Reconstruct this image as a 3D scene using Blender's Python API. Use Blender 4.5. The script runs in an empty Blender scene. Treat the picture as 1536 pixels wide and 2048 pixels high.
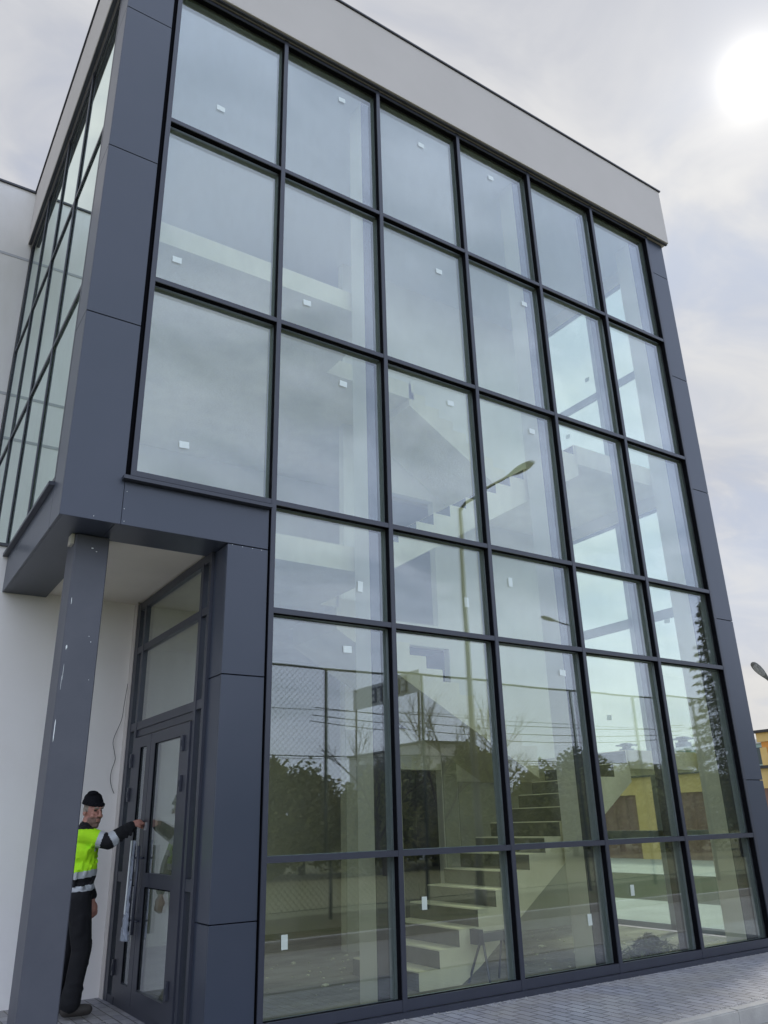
import bpy, bmesh, math, random
from mathutils import Vector, Matrix, noise
random.seed(7)
R = math.radians
K = 0.93            # everything is laid out in facade units and scaled to metres at the end
sc = bpy.context.scene
C = sc.collection

# ------------------------------------------------------------------ camera
cam_d = bpy.data.cameras.new('camera'); cam = bpy.data.objects.new('camera', cam_d); C.objects.link(cam)
sc.camera = cam
cr = Vector((0.83585744, -0.54837181, -0.0251136)); cu = Vector((-0.18100163, -0.31850518, 0.93047991)); cf = Vector((0.51824777, 0.77320295, 0.36548112))
cam.matrix_world = Matrix(((cr.x, cu.x, -cf.x, -3.37216 * K), (cr.y, cu.y, -cf.y, -7.13042 * K), (cr.z, cu.z, -cf.z, 1.61416 * K), (0, 0, 0, 1)))
cam_d.sensor_fit = 'VERTICAL'; cam_d.sensor_height = 24; cam_d.lens = 24 * 1579.75 / 2048
cam_d.clip_start = 0.05; cam_d.clip_end = 3000

# ------------------------------------------------------------------ sky and sun
SUN = Vector((0.656, 0.275, 0.703)).normalized()
w = bpy.data.worlds.new('World'); sc.world = w; w.use_nodes = True
nt = w.node_tree; nt.nodes.clear()
def wn(t, **k):
    n = nt.nodes.new(t)
    for a, b in k.items(): setattr(n, a, b)
    return n
def lk(a, b): nt.links.new(a, b)
def wmath(op, a, b=None, c=None, clamp=False):
    n = wn('ShaderNodeMath', operation=op, use_clamp=clamp)
    for i, v in enumerate((a, b, c)):
        if v is None: continue
        if isinstance(v, (int, float)): n.inputs[i].default_value = v
        else: lk(v, n.inputs[i])
    return n.outputs[0]
def wmix(f, a, b):
    n = wn('ShaderNodeMix', data_type='RGBA')
    for i, v in ((0, f), (6, a), (7, b)):
        if isinstance(v, (int, float)): n.inputs[i].default_value = v
        elif isinstance(v, tuple): n.inputs[i].default_value = v + (1,)
        else: lk(v, n.inputs[i])
    return n.outputs[2]
tc = wn('ShaderNodeTexCoord'); nrm = wn('ShaderNodeVectorMath', operation='NORMALIZE'); lk(tc.outputs['Generated'], nrm.inputs[0])
D = nrm.outputs[0]
sep = wn('ShaderNodeSeparateXYZ'); lk(D, sep.inputs[0])
sky = wn('ShaderNodeTexSky', sky_type='NISHITA'); sky.sun_disc = False
sky.sun_elevation = math.asin(SUN.z); sky.sun_rotation = math.atan2(SUN.x, SUN.y)
sky.air_density = 1.0; sky.dust_density = 2.0
dot = wn('ShaderNodeVectorMath', operation='DOT_PRODUCT'); lk(D, dot.inputs[0]); dot.inputs[1].default_value = SUN
ang = wmath('ARCCOSINE', wmath('MINIMUM', dot.outputs['Value'], 0.99999))
# cloud deck projected on a plane far overhead
zz = wmath('ADD', wmath('MAXIMUM', sep.outputs[2], 0.0), 0.22)
pv = wn('ShaderNodeCombineXYZ'); lk(wmath('DIVIDE', sep.outputs[0], zz), pv.inputs[0]); lk(wmath('DIVIDE', sep.outputs[1], zz), pv.inputs[1]); lk(wmath('MULTIPLY', sep.outputs[2], .8), pv.inputs[2])
def wnoise(scale, detail, rough, dist=0.0, off=(0, 0, 0)):
    mp = wn('ShaderNodeMapping'); mp.inputs[1].default_value = off; mp.inputs[3].default_value = (1, 1.5, 1); lk(pv.outputs[0], mp.inputs[0])
    n = wn('ShaderNodeTexNoise'); n.inputs['Scale'].default_value = scale; n.inputs['Detail'].default_value = detail
    n.inputs['Roughness'].default_value = rough; n.inputs['Distortion'].default_value = dist
    lk(mp.outputs[0], n.inputs['Vector']); return n.outputs[0]
def wramp(v, a, b, c0=0.0, c1=1.0):
    n = wn('ShaderNodeMapRange', interpolation_type='SMOOTHSTEP'); lk(v, n.inputs[0])
    for i, q in enumerate((a, b, c0, c1)): n.inputs[i + 1].default_value = q
    return n.outputs[0]
big = wnoise(1.1, 3.0, 0.5, 0.4, (3.1, 1.7, 0))
fine = wnoise(3.4, 5.0, 0.55, 0.6, (8.2, 0.3, 0))
cov = wramp(wmath('ADD', wmath('MULTIPLY', big, .65), wmath('MULTIPLY', fine, .35)), .36, .54, .55, 1.0)
shade = wramp(fine, .30, .72)
sunside = wramp(dot.outputs['Value'], -.5, .95)
# the clouds opposite the sun are lit from the front and are the brightest part of the deck
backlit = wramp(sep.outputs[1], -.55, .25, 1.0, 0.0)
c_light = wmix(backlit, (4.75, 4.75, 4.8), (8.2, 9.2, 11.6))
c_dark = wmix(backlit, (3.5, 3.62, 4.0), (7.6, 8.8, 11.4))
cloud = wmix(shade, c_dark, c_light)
blue = wn('ShaderNodeVectorMath', operation='SCALE'); lk(sky.outputs[0], blue.inputs[0]); blue.inputs['Scale'].default_value = .95
bmin = wn('ShaderNodeVectorMath', operation='MINIMUM'); lk(blue.outputs[0], bmin.inputs[0]); bmin.inputs[1].default_value = (3.4, 4.0, 5.2)
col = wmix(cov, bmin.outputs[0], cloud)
# brightness around the veiled sun
g1 = wmath('EXPONENT', wmath('MULTIPLY', wmath('POWER', wmath('DIVIDE', ang, R(1.2)), 1.4), -1.0))
g2 = wmath('EXPONENT', wmath('DIVIDE', wmath('MULTIPLY', ang, -1.0), R(5.0)))
glow = wmath('ADD', wmath('MULTIPLY', g1, 11.0), wmath('MULTIPLY', g2, 2.3))
gc = wn('ShaderNodeCombineXYZ'); lk(glow, gc.inputs[0]); lk(wmath('MULTIPLY', glow, .96), gc.inputs[1]); lk(wmath('MULTIPLY', glow, .86), gc.inputs[2])
# low haze band towards the horizon
hz = wramp(sep.outputs[2], .0, .32, 1.0, 0.0)
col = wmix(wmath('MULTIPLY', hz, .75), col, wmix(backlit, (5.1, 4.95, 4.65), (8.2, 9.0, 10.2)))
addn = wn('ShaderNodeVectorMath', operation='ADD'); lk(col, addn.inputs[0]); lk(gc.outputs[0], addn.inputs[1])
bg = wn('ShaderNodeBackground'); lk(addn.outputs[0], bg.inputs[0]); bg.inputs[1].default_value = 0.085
out = wn('ShaderNodeOutputWorld'); lk(bg.outputs[0], out.inputs[0])

sd = bpy.data.lights.new('sun', 'SUN'); sun = bpy.data.objects.new('sun', sd); C.objects.link(sun)
sd.energy = 1.2; sd.angle = R(10); sd.color = (1, .95, .87)
sun.rotation_euler = (-SUN).to_track_quat('-Z', 'Y').to_euler()

sc.view_settings.view_transform = 'Standard'; sc.view_settings.look = 'None'
sc.view_settings.exposure = 0.9; sc.view_settings.gamma = 1.0; sc.view_settings.use_curve_mapping = False
try:
    sc.cycles.transparent_max_bounces = 24; sc.cycles.max_bounces = 12; sc.cycles.glossy_bounces = 6; sc.cycles.transmission_bounces = 8
    sc.cycles.use_denoising = True; sc.cycles.caustics_reflective = False; sc.cycles.caustics_refractive = False
except Exception: pass

# ------------------------------------------------------------------ materials
def mat(name, col, rough=.6, metal=0.0, spec=.5, var=0.0, vscale=3.0, col2=None, bump=0.0, bscale=20.0, detail=4.0, stretch=(1, 1, 1), coord='Object', vlo=.3, vhi=.7):
    m = bpy.data.materials.new(name); m.use_nodes = True
    t = m.node_tree; p = t.nodes['Principled BSDF']
    p.inputs['Base Color'].default_value = tuple(col) + (1,); p.inputs['Roughness'].default_value = rough
    p.inputs['Metallic'].default_value = metal; p.inputs['Specular IOR Level'].default_value = spec
    if var or bump or col2:
        tcn = t.nodes.new('ShaderNodeTexCoord'); mp = t.nodes.new('ShaderNodeMapping'); mp.inputs[3].default_value = stretch
        t.links.new(tcn.outputs[coord], mp.inputs[0])
    if var or col2:
        n = t.nodes.new('ShaderNodeTexNoise'); n.inputs['Scale'].default_value = vscale; n.inputs['Detail'].default_value = detail; n.inputs['Roughness'].default_value = .6
        t.links.new(mp.outputs[0], n.inputs['Vector'])
        mr = t.nodes.new('ShaderNodeMapRange'); mr.inputs[1].default_value = vlo; mr.inputs[2].default_value = vhi; t.links.new(n.outputs[0], mr.inputs[0])
        mx = t.nodes.new('ShaderNodeMix'); mx.data_type = 'RGBA'; t.links.new(mr.outputs[0], mx.inputs[0])
        c2 = col2 if col2 else tuple(c * (1 - var) for c in col)
        mx.inputs[6].default_value = tuple(col) + (1,); mx.inputs[7].default_value = tuple(c2) + (1,)
        t.links.new(mx.outputs[2], p.inputs['Base Color'])
    if bump:
        n2 = t.nodes.new('ShaderNodeTexNoise'); n2.inputs['Scale'].default_value = bscale; n2.inputs['Detail'].default_value = 5
        t.links.new(mp.outputs[0], n2.inputs['Vector'])
        b = t.nodes.new('ShaderNodeBump'); b.inputs['Strength'].default_value = 1; b.inputs['Distance'].default_value = bump
        t.links.new(n2.outputs[0], b.inputs['Height']); t.links.new(b.outputs[0], p.inputs['Normal'])
    return m

def glass_mat(name, tint, base=.05, bump=.0011, boost=1.7, gloss=(.90, .94, 1.0)):
    m = bpy.data.materials.new(name); m.use_nodes = True; t = m.node_tree; t.nodes.clear()
    N = t.nodes.new; L = t.links.new
    o = N('ShaderNodeOutputMaterial'); mx = N('ShaderNodeMixShader'); tr = N('ShaderNodeBsdfTransparent'); gl = N('ShaderNodeBsdfGlossy')
    tr.inputs[0].default_value = tint + (1,); gl.inputs[0].default_value = gloss + (1,); gl.inputs['Roughness'].default_value = 0.0
    fr = N('ShaderNodeFresnel'); fr.inputs[0].default_value = 1.5
    geo = N('ShaderNodeNewGeometry')
    # fresnel of a thin pane: same from both sides
    ior = N('ShaderNodeMix'); ior.data_type = 'FLOAT'; L(geo.outputs['Backfacing'], ior.inputs[0]); ior.inputs[2].default_value = 1.5; ior.inputs[3].default_value = 1 / 1.5
    L(ior.outputs[0], fr.inputs[0])
    ma = N('ShaderNodeMath'); ma.operation = 'MULTIPLY_ADD'; ma.use_clamp = True; L(fr.outputs[0], ma.inputs[0]); ma.inputs[1].default_value = boost; ma.inputs[2].default_value = base
    L(ma.outputs[0], mx.inputs[0]); L(tr.outputs[0], mx.inputs[1]); L(gl.outputs[0], mx.inputs[2])
    df_ = N('ShaderNodeBsdfDiffuse'); df_.inputs[0].default_value = (.55, .54, .50, 1); mx2 = N('ShaderNodeMixShader')
    tcd = N('ShaderNodeTexCoord'); mpd = N('ShaderNodeMapping'); mpd.inputs[3].default_value = (1, 1, .35); L(tcd.outputs['Object'], mpd.inputs[0])
    oi = N('ShaderNodeObjectInfo'); L(oi.outputs['Location'], mpd.inputs[1])
    nd = N('ShaderNodeTexNoise'); nd.inputs['Scale'].default_value = 3.2; nd.inputs['Detail'].default_value = 9; nd.inputs['Roughness'].default_value = .68; L(mpd.outputs[0], nd.inputs['Vector'])
    rd = N('ShaderNodeMapRange'); rd.inputs[1].default_value = .42; rd.inputs[2].default_value = .80; rd.inputs[3].default_value = .008; rd.inputs[4].default_value = .045; L(nd.outputs[0], rd.inputs[0])
    L(rd.outputs[0], mx2.inputs[0]); L(mx.outputs[0], mx2.inputs[1]); L(df_.outputs[0], mx2.inputs[2]); L(mx2.outputs[0], o.inputs[0])
    if bump:
        tcn = N('ShaderNodeTexCoord'); n = N('ShaderNodeTexNoise'); n.inputs['Scale'].default_value = .9; n.inputs['Detail'].default_value = 1.0
        L(tcn.outputs['Object'], n.inputs['Vector']); b = N('ShaderNodeBump'); b.inputs['Strength'].default_value = 1; b.inputs['Distance'].default_value = bump
        L(n.outputs[0], b.inputs['Height']); L(b.outputs[0], gl.inputs['Normal'])
    return m

M = {}
M['clad'] = mat('anthracite_panel', (.037, .047, .068), .33, 0, .5, col2=(.045, .053, .076), vscale=.9, detail=3, bump=.0022, bscale=1.1)
M['frame'] = mat('anthracite_frame', (.040, .044, .060), .38, 0, .5, var=.15, vscale=4)
M['frame_in'] = mat('anthracite_frame_inner', (.30, .34, .38), .45, 0, .5)
M['column'] = mat('scuffed_anthracite_paint', (.070, .074, .090), .5, 0, .45, col2=(.088, .092, .108), vscale=2.2, detail=6, bump=.0005, bscale=30)
M['seam'] = mat('black_gasket', (.005, .005, .007), .9, 0, .08)
M['fascia'] = mat('grey_render', (.57, .53, .495), .9, 0, .2, col2=(.53, .495, .46), vscale=.7, bump=.0012, bscale=160, detail=5)
M['render'] = mat('white_render', (.84, .81, .775), .9, 0, .2, col2=(.77, .735, .69), vscale=.5, bump=.0015, bscale=140, detail=7, vlo=.35, vhi=.75)
M['render_old'] = mat('weathered_render', (.74, .72, .70), .9, 0, .2, col2=(.56, .53, .48), vscale=.6, bump=.0015, bscale=120, detail=8, stretch=(1, 1, .35), vlo=.4, vhi=.8)
M['groove'] = mat('render_joint', (.40, .40, .41), .9)
M['soffit'] = mat('beige_soffit_plaster', (.78, .72, .62), .9, 0, .2, var=.08, vscale=1.2)
M['coping'] = mat('metal_coping', (.05, .052, .06), .45, .3)
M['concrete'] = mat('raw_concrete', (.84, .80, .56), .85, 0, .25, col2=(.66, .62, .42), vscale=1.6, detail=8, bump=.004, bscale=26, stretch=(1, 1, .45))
M['riser'] = mat('shaded_riser_concrete', (.20, .20, .15), .9, 0, .2, col2=(.12, .12, .09), vscale=3, detail=8, bump=.003, bscale=30)  # shade on the risers painted in as a darker concrete than the treads
M['inwall'] = mat('interior_plaster', (.78, .76, .62), .9, 0, .2, col2=(.70, .68, .54), vscale=.8, detail=5)
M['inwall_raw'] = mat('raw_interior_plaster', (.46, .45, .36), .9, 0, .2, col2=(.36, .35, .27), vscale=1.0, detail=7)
M['inceil'] = mat('interior_ceiling', (.62, .63, .62), .9, 0, .2, var=.08, vscale=.7)
M['darkface'] = mat('dark_membrane', (.055, .055, .062), .6, 0, .3, var=.3, vscale=5)
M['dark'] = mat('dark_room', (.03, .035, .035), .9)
M['infloor'] = mat('dusty_screed', (.46, .43, .34), .95, 0, .15, col2=(.22, .205, .16), vscale=1.7, detail=9, bump=.02, bscale=9, stretch=(.6, 1.6, 1))
M['glass'] = glass_mat('window_glass', (.95, .98, .935), .058)
M['glass_left'] = glass_mat('left_window_glass', (.93, .98, .94), .06, gloss=(.88, .98, .93))
M['glass_clear'] = glass_mat('side_window_glass', (.90, .985, .925), .02, 0, 1.0)
M['sticker'] = mat('white_label', (.80, .83, .80), .6)
M['steel'] = mat('brushed_steel', (.5, .5, .52), .3, 1)
M['galv'] = mat('galvanised_steel', (.13, .135, .135), .55, .3, var=.2, vscale=8)
M['lampgrey'] = mat('lamp_housing', (.16, .16, .15), .5, .2)
M['lampglass'] = mat('lamp_lens', (.42, .42, .40), .3, 0, .6, col2=(.12, .12, .12), vscale=22)
M['kerb'] = mat('kerb_concrete', (.46, .45, .42), .9, 0, .2, col2=(.36, .35, .33), vscale=5, detail=8, bump=.002, bscale=60)
M['asphalt'] = mat('asphalt', (.26, .25, .225), .9, 0, .25, col2=(.34, .328, .295), vscale=.7, detail=10, bump=.004, bscale=90)
M['slabs'] = mat('pale_paving', (.46, .47, .45), .85, 0, .25, col2=(.36, .37, .35), vscale=1.1, detail=6, bump=.002, bscale=30)
M['grass'] = mat('rough_grass', (.10, .115, .045), .95, 0, .1, col2=(.17, .15, .085), vscale=1.6, detail=9, bump=.05, bscale=14)
M['darklawn'] = mat('dark_lawn', (.045, .060, .040), .95, 0, .1, col2=(.075, .085, .055), vscale=2.5, detail=9, bump=.05, bscale=12)
M['field'] = mat('dry_pitch', (.22, .235, .12), .95, 0, .1, col2=(.29, .28, .165), vscale=.35, detail=9, bump=.03, bscale=5)
M['leaf1'] = mat('hedge_leaf', (.27, .31, .11), .7, 0, .2, col2=(.33, .32, .15), vscale=.9)
M['leaf2'] = mat('evergreen_leaf', (.12, .155, .07), .75, 0, .2, col2=(.17, .19, .08), vscale=1.5)
M['bark'] = mat('bark', (.075, .060, .048), .9, 0, .1, var=.3, vscale=8)
M['fencegreen'] = mat('green_fence_steel', (.030, .062, .040), .5, .1)
M['yellow'] = mat('yellow_render', (.76, .57, .26), .9, 0, .2, col2=(.68, .50, .20), vscale=1.5, detail=7)
M['orange'] = mat('orange_render', (.70, .33, .09), .9, 0, .2, col2=(.62, .28, .07), vscale=1.0)
M['garage'] = mat('brown_garage_steel', (.30, .18, .14), .65, 0, .3, col2=(.18, .11, .09), vscale=1.4, detail=6, stretch=(1, 3, .6))
M['teal'] = mat('pale_teal_panel', (.42, .58, .56), .8)
M['winglass'] = mat('far_window_glass', (.05, .08, .09), .15, 0, .6)
M['whitep'] = mat('white_panel', (.68, .69, .68), .8, var=.08, vscale=.6)
M['blueletter'] = mat('navy_sign_letter', (.015, .025, .09), .5)
M['signback'] = mat('sign_face', (.62, .66, .72), .6)
M['wire'] = mat('black_cable', (.02, .02, .02), .6)
M['film'] = None

# block paving with real joints
def paver_mat():
    m = bpy.data.materials.new('grey_block_paving'); m.use_nodes = True; t = m.node_tree; p = t.nodes['Principled BSDF']; N = t.nodes.new; L = t.links.new
    tcn = N('ShaderNodeTexCoord'); mp = N('ShaderNodeMapping'); mp.inputs[2].default_value = (0, 0, R(90)); L(tcn.outputs['Object'], mp.inputs[0])
    b = N('ShaderNodeTexBrick'); L(mp.outputs[0], b.inputs['Vector'])
    b.inputs['Color1'].default_value = (.25, .255, .29, 1); b.inputs['Color2'].default_value = (.38, .38, .41, 1); b.inputs['Mortar'].default_value = (.03, .03, .035, 1)
    b.inputs['Scale'].default_value = 1; b.inputs['Brick Width'].default_value = .215; b.inputs['Row Height'].default_value = .107
    b.inputs['Mortar Size'].default_value = .006; b.inputs['Mortar Smooth'].default_value = .35; b.inputs['Bias'].default_value = -.1
    n = N('ShaderNodeTexNoise'); n.inputs['Scale'].default_value = 1.3; n.inputs['Detail'].default_value = 7; L(tcn.outputs['Object'], n.inputs['Vector'])
    mr = N('ShaderNodeMapRange'); mr.inputs[1].default_value = .35; mr.inputs[2].default_value = .75; mr.inputs[3].default_value = 0; mr.inputs[4].default_value = .62; L(n.outputs[0], mr.inputs[0])
    mx = N('ShaderNodeMix'); mx.data_type = 'RGBA'; L(mr.outputs[0], mx.inputs[0]); L(b.outputs['Color'], mx.inputs[6]); mx.inputs[7].default_value = (.32, .29, .24, 1)
    L(mx.outputs[2], p.inputs['Base Color']); p.inputs['Roughness'].default_value = .62; p.inputs['Specular IOR Level'].default_value = .5
    n3 = N('ShaderNodeTexNoise'); n3.inputs['Scale'].default_value = 120; L(tcn.outputs['Object'], n3.inputs['Vector'])
    s = N('ShaderNodeMath'); s.operation = 'MULTIPLY_ADD'; L(b.outputs['Fac'], s.inputs[0]); s.inputs[1].default_value = -1; ml = N('ShaderNodeMath'); ml.operation = 'MULTIPLY'; L(n3.outputs[0], ml.inputs[0]); ml.inputs[1].default_value = .25; L(ml.outputs[0], s.inputs[2])
    bp = N('ShaderNodeBump'); bp.inputs['Distance'].default_value = .006; L(s.outputs[0], bp.inputs['Height']); L(bp.outputs[0], p.inputs['Normal'])
    return m
M['paver'] = paver_mat()

# ------------------------------------------------------------------ helpers
def ob(name, bm, m, parent=None, smooth=False, mats=None):
    me = bpy.data.meshes.new(name); bmesh.ops.recalc_face_normals(bm, faces=bm.faces); bm.to_mesh(me); bm.free()
    for q in (mats or [m]): me.materials.append(q)
    if smooth:
        for p in me.polygons: p.use_smooth = True
    o = bpy.data.objects.new(name, me); C.objects.link(o)
    if parent: o.parent = parent
    return o
def box(bm, x0, x1, y0, y1, z0, z1, mi=0):
    vs = [bm.verts.new((x, y, z)) for x in (x0, x1) for y in (y0, y1) for z in (z0, z1)]
    for f in ((0, 1, 3, 2), (4, 6, 7, 5), (0, 4, 5, 1), (2, 3, 7, 6), (0, 2, 6, 4), (1, 5, 7, 3)):
        bm.faces.new([vs[i] for i in f]).material_index = mi
def B(name, m, parent, *boxes, smooth=False, bevel=0):
    bm = bmesh.new()
    for b in boxes: box(bm, *b)
    if bevel: bmesh.ops.bevel(bm, geom=bm.edges[:], offset=bevel, segments=1, affect='EDGES')
    return ob(name, bm, M[m] if isinstance(m, str) else m, parent, smooth)
def prism_y(bm, pts, y0, y1):
    a = [bm.verts.new((x, y0, z)) for x, z in pts]; b = [bm.verts.new((x, y1, z)) for x, z in pts]
    bm.faces.new(a); bm.faces.new(b[::-1])
    for i in range(len(pts)):
        j = (i + 1) % len(pts); bm.faces.new((a[i], b[i], b[j], a[j]))
def tube(bm, pts, r, seg=8, mi=0, cap=True):
    pts = [Vector(p) for p in pts]; rs = r if isinstance(r, (list, tuple)) else [r] * len(pts)
    rings = []
    for i, p in enumerate(pts):
        d = (pts[min(i + 1, len(pts) - 1)] - pts[max(i - 1, 0)]).normalized()
        a = d.cross(Vector((0, 0, 1)) if abs(d.z) < .9 else Vector((1, 0, 0))).normalized(); b = d.cross(a)
        rings.append([bm.verts.new(p + (a * math.cos(t) + b * math.sin(t)) * rs[i]) for t in [2 * math.pi * k / seg for k in range(seg)]])
    for i in range(len(rings) - 1):
        for k in range(seg):
            bm.faces.new((rings[i][k], rings[i][(k + 1) % seg], rings[i + 1][(k + 1) % seg], rings[i + 1][k])).material_index = mi
    if cap:
        for rg in (rings[0], rings[-1]): bm.faces.new(rg).material_index = mi
def ell(bm, c, rad, rot=None, sub=3, mi=0):
    mtx = Matrix.Translation(Vector(c)) @ (rot.to_4x4() if rot else Matrix()) @ Matrix.Diagonal((*rad, 1))
    r = bmesh.ops.create_icosphere(bm, subdivisions=sub, radius=1, matrix=mtx)
    for v in r['verts']:
        for f in v.link_faces: f.material_index = mi
def thing(name, label, cat, loc=(0, 0, 0), group=None, kind=None):
    o = bpy.data.objects.new(name, None); C.objects.link(o); o.location = loc; o.empty_display_size = .3
    return tag(o, label, cat, group, kind)
def tag(o, label=None, cat=None, group=None, kind=None):
    if label: o['label'] = label
    if cat: o['category'] = cat
    if group: o['group'] = group
    if kind: o['kind'] = kind
    return o

# ------------------------------------------------------------------ ground
ZP = -.10
def sheet(name, m, x0, x1, y0, y1, z, label=None):
    bm = bmesh.new(); f = bm.faces.new([bm.verts.new(p) for p in ((x0, y0, z), (x1, y0, z), (x1, y1, z), (x0, y1, z))])
    return tag(ob(name, bm, M[m]), kind='structure')
sheet('ground', 'grass', -700, 900, -700, 900, -.30)
sheet('road', 'asphalt', -60, 90, -5.55, -1.80, -.235)
B('pavement', 'paver', None, (-12, 8.25, -1.68, 6.2, -.28, ZP)); tag(bpy.data.objects['pavement'], kind='structure')
B('pale_pavement', 'slabs', None, (8.25, 11.4, -1.68, 14, -.28, -.05)); tag(bpy.data.objects['pale_pavement'], kind='structure')
B('far_path', 'slabs', None, (18, 25.2, 3, 40, -.29, -.06)); tag(bpy.data.objects['far_path'], kind='structure')
B('grass_strip', 'darklawn', None, (11.4, 18, -1.68, 40, -.29, -.075)); tag(bpy.data.objects['grass_strip'], kind='structure')
B('verge', 'grass', None, (-60, 90, -8.9, -5.72, -.29, -.10)); tag(bpy.data.objects['verge'], kind='structure')
sheet('pitch', 'field', -60, 90, -40, -8.9, -.11)
def kerb(y0, y1, x0, x1, z1, nm='kerb'):
    bm = bmesh.new(); x = x0
    while x < x1:
        box(bm, x + .003, x + .997, y0, y1, -.29, z1); x += 1.0
    bmesh.ops.bevel(bm, geom=[e for e in bm.edges if abs(e.verts[0].co.z - z1) < 1e-6 and abs(e.verts[1].co.z - z1) < 1e-6], offset=.012, segments=2, affect='EDGES')
    return tag(ob(nm, bm, M['kerb']), kind='structure')
kerb(-1.80, -1.683, -12, 26, -.088)
kerb(-5.72, -5.55, -12, 40, -.085)

# grit washed against the wall base and into the joints of the paving
bm = bmesh.new(); rg = random.Random(31)
for k in range(1500):
    if k % 3 == 0: x, y = rg.uniform(-.2, 8), -.045 - abs(rg.gauss(0, .05))
    elif k % 3 == 1: x, y = rg.uniform(2, 9), -1.66 + abs(rg.gauss(0, .07))
    else: x, y = rg.uniform(-1.6, 9), rg.uniform(-1.6, -.05) if rg.random() > .3 else rg.uniform(.2, 2.9)
    if x < -.5 and y < .1 and rg.random() < .5: continue
    if y > .05: x = rg.uniform(-1.7, -.56)
    r_ = rg.uniform(.002, .008); bmesh.ops.create_icosphere(bm, subdivisions=1, radius=r_, matrix=Matrix.Translation((x, y, ZP + r_ * .3)) @ Matrix.Diagonal((1.4, 1, .6, 1)))
tag(ob('paving_grit', bm, M['kerb']), 'fine sand and grit lying on the grey paving', 'grit', kind='stuff')

# ------------------------------------------------------------------ the glass building
bd = thing('glass_building', 'tall grey stair tower with a glass front in dark frames and an open corner entrance', 'building', (0, 0, 0))
XM = [-1.5, 0, 1.5, 3, 4.5, 6, 7.5]
ZR = [11.70, 9.43, 7.13, 4.83, 3.65, 1.32, 0.0]
CW = .027; GY = .088
def cap(x, z0, z1):
    o = B('mullion', 'frame', bd, (x - CW, x + CW, 0, .014, z0, z1)); B('gasket', 'seam', o, (x - CW + .001, x + CW - .001, .0145, GY - .001, z0, z1)); B('inner_profile', 'frame_in', o, (x - .03, x + .03, GY + .034, .21, z0, z1)); return o
for i, x in enumerate(XM): cap(x, 4.80 if i == 0 else -.05, 11.74)
for r, z in enumerate(ZR):
    x0 = XM[0] if r <= 3 else XM[1]
    h = .028 if r < 6 else .046
    o = B('transom', 'frame', bd, (x0, 7.52, .004, .018, z - h, z + h)); B('gasket', 'seam', o, (x0, 7.519, .0185, GY - .002, z - h + .001, z + h - .001)); B('inner_profile', 'frame_in', o, (x0, 7.53, GY + .034, .19, z - .03, z + .03))
B('sill', 'frame', bd, (-1.60, -.04, -.055, .03, 4.735, 4.772))
B('base_flashing', 'frame', bd, (0, 7.53, -.045, .02, -.10, -.052))
B('plinth', 'frame', bd, (-.03, 7.9, -.02, .03, -.2, -.101))
stick = {(0, 0): (-.84, 10.07), (1, 0): (.94, 11.3), (2, 0): (2.34, 11.22), (3, 0): (3.74, 11.3), (0, 1): (-1.23, 7.55), (1, 1): (.42, 7.6), (2, 1): (2.54, 8.95), (3, 1): (4.19, 9.02),
         (0, 2): (-.99, 5.3), (1, 2): (.93, 6.61), (2, 2): (2.6, 6.82), (3, 2): (4.07, 6.78), (1, 3): (1.13, 4.07), (2, 3): (2.65, 4.08), (3, 3): (3.4, 4.44), (1, 4): (.96, 3.35), (3, 4): (4.17, 3.34),
         (1, 5): (.27, .63), (2, 5): (1.84, .84), (3.5, 5): (4.18, .51), (4, 5): (4.96, .77)}
vert = {(1, 3), (2, 3), (3, 3), (1, 5), (2, 5), (3.5, 5), (4, 5)}
def pane(parent, axis, a0, a1, z0, z1, pos, m='glass', t=.028, tilt=.2):
    """glass unit in a plane of constant y (axis 'y') or x"""
    bm = bmesh.new(); ca, cz = (a0 + a1) / 2, (z0 + z1) / 2; ha, hz = (a1 - a0) / 2, (z1 - z0) / 2
    if axis == 'y': box(bm, -ha, ha, 0, t, -hz, hz)
    else: box(bm, 0, t, -ha, ha, -hz, hz)
    for f in list(bm.faces):      # keep only the two large faces: edges sit inside the frame
        n = f.normal if f.normal.length else f.calc_center_median()
        c = f.calc_center_median()
        k = 1 if axis == 'y' else 0
        if abs(c[1 - k]) > 1e-5 or abs(c[2]) > 1e-5: bm.faces.remove(f)
    o = ob('window_pane', bm, M[m], parent)
    o.location = (ca, pos, cz) if axis == 'y' else (pos, ca, cz)
    if tilt:
        o.rotation_euler = (R(random.uniform(-tilt, tilt)), 0, R(random.uniform(-tilt, tilt))) if axis == 'y' else (0, R(random.uniform(-tilt, tilt)), R(random.uniform(-tilt, tilt)))
    return o
def put_sticker(p, axis, a, z, w, h, rot=0, off=.012):
    bm = bmesh.new()
    if axis == 'y': box(bm, -w / 2, w / 2, off - .002, off, -h / 2, h / 2)
    else: box(bm, off - .002, off, -w / 2, w / 2, -h / 2, h / 2)
    o = ob('sticker', bm, M['sticker'], p); l = p.location
    o.location = (a - l.x, 0, z - l.z) if axis == 'y' else (0, a - l.y, z - l.z)
    o.rotation_euler = (0, R(rot), 0) if axis == 'y' else (R(rot), 0, 0)
for c in range(6):
    for r in range(6):
        if c == 0 and r > 2: continue
        p = pane(bd, 'y', XM[c] + .012, XM[c + 1] - .012, ZR[r + 1] + .01, ZR[r] - .01, GY + .003)
        for key, (sx, sz) in stick.items():
            if int(key[0]) == c and key[1] == r:
                if key in vert: put_sticker(p, 'y', sx, sz, .065, .12, random.uniform(-3, 3))
                else: put_sticker(p, 'y', sx, sz, .105, .075, random.uniform(-4, 4))

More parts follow.
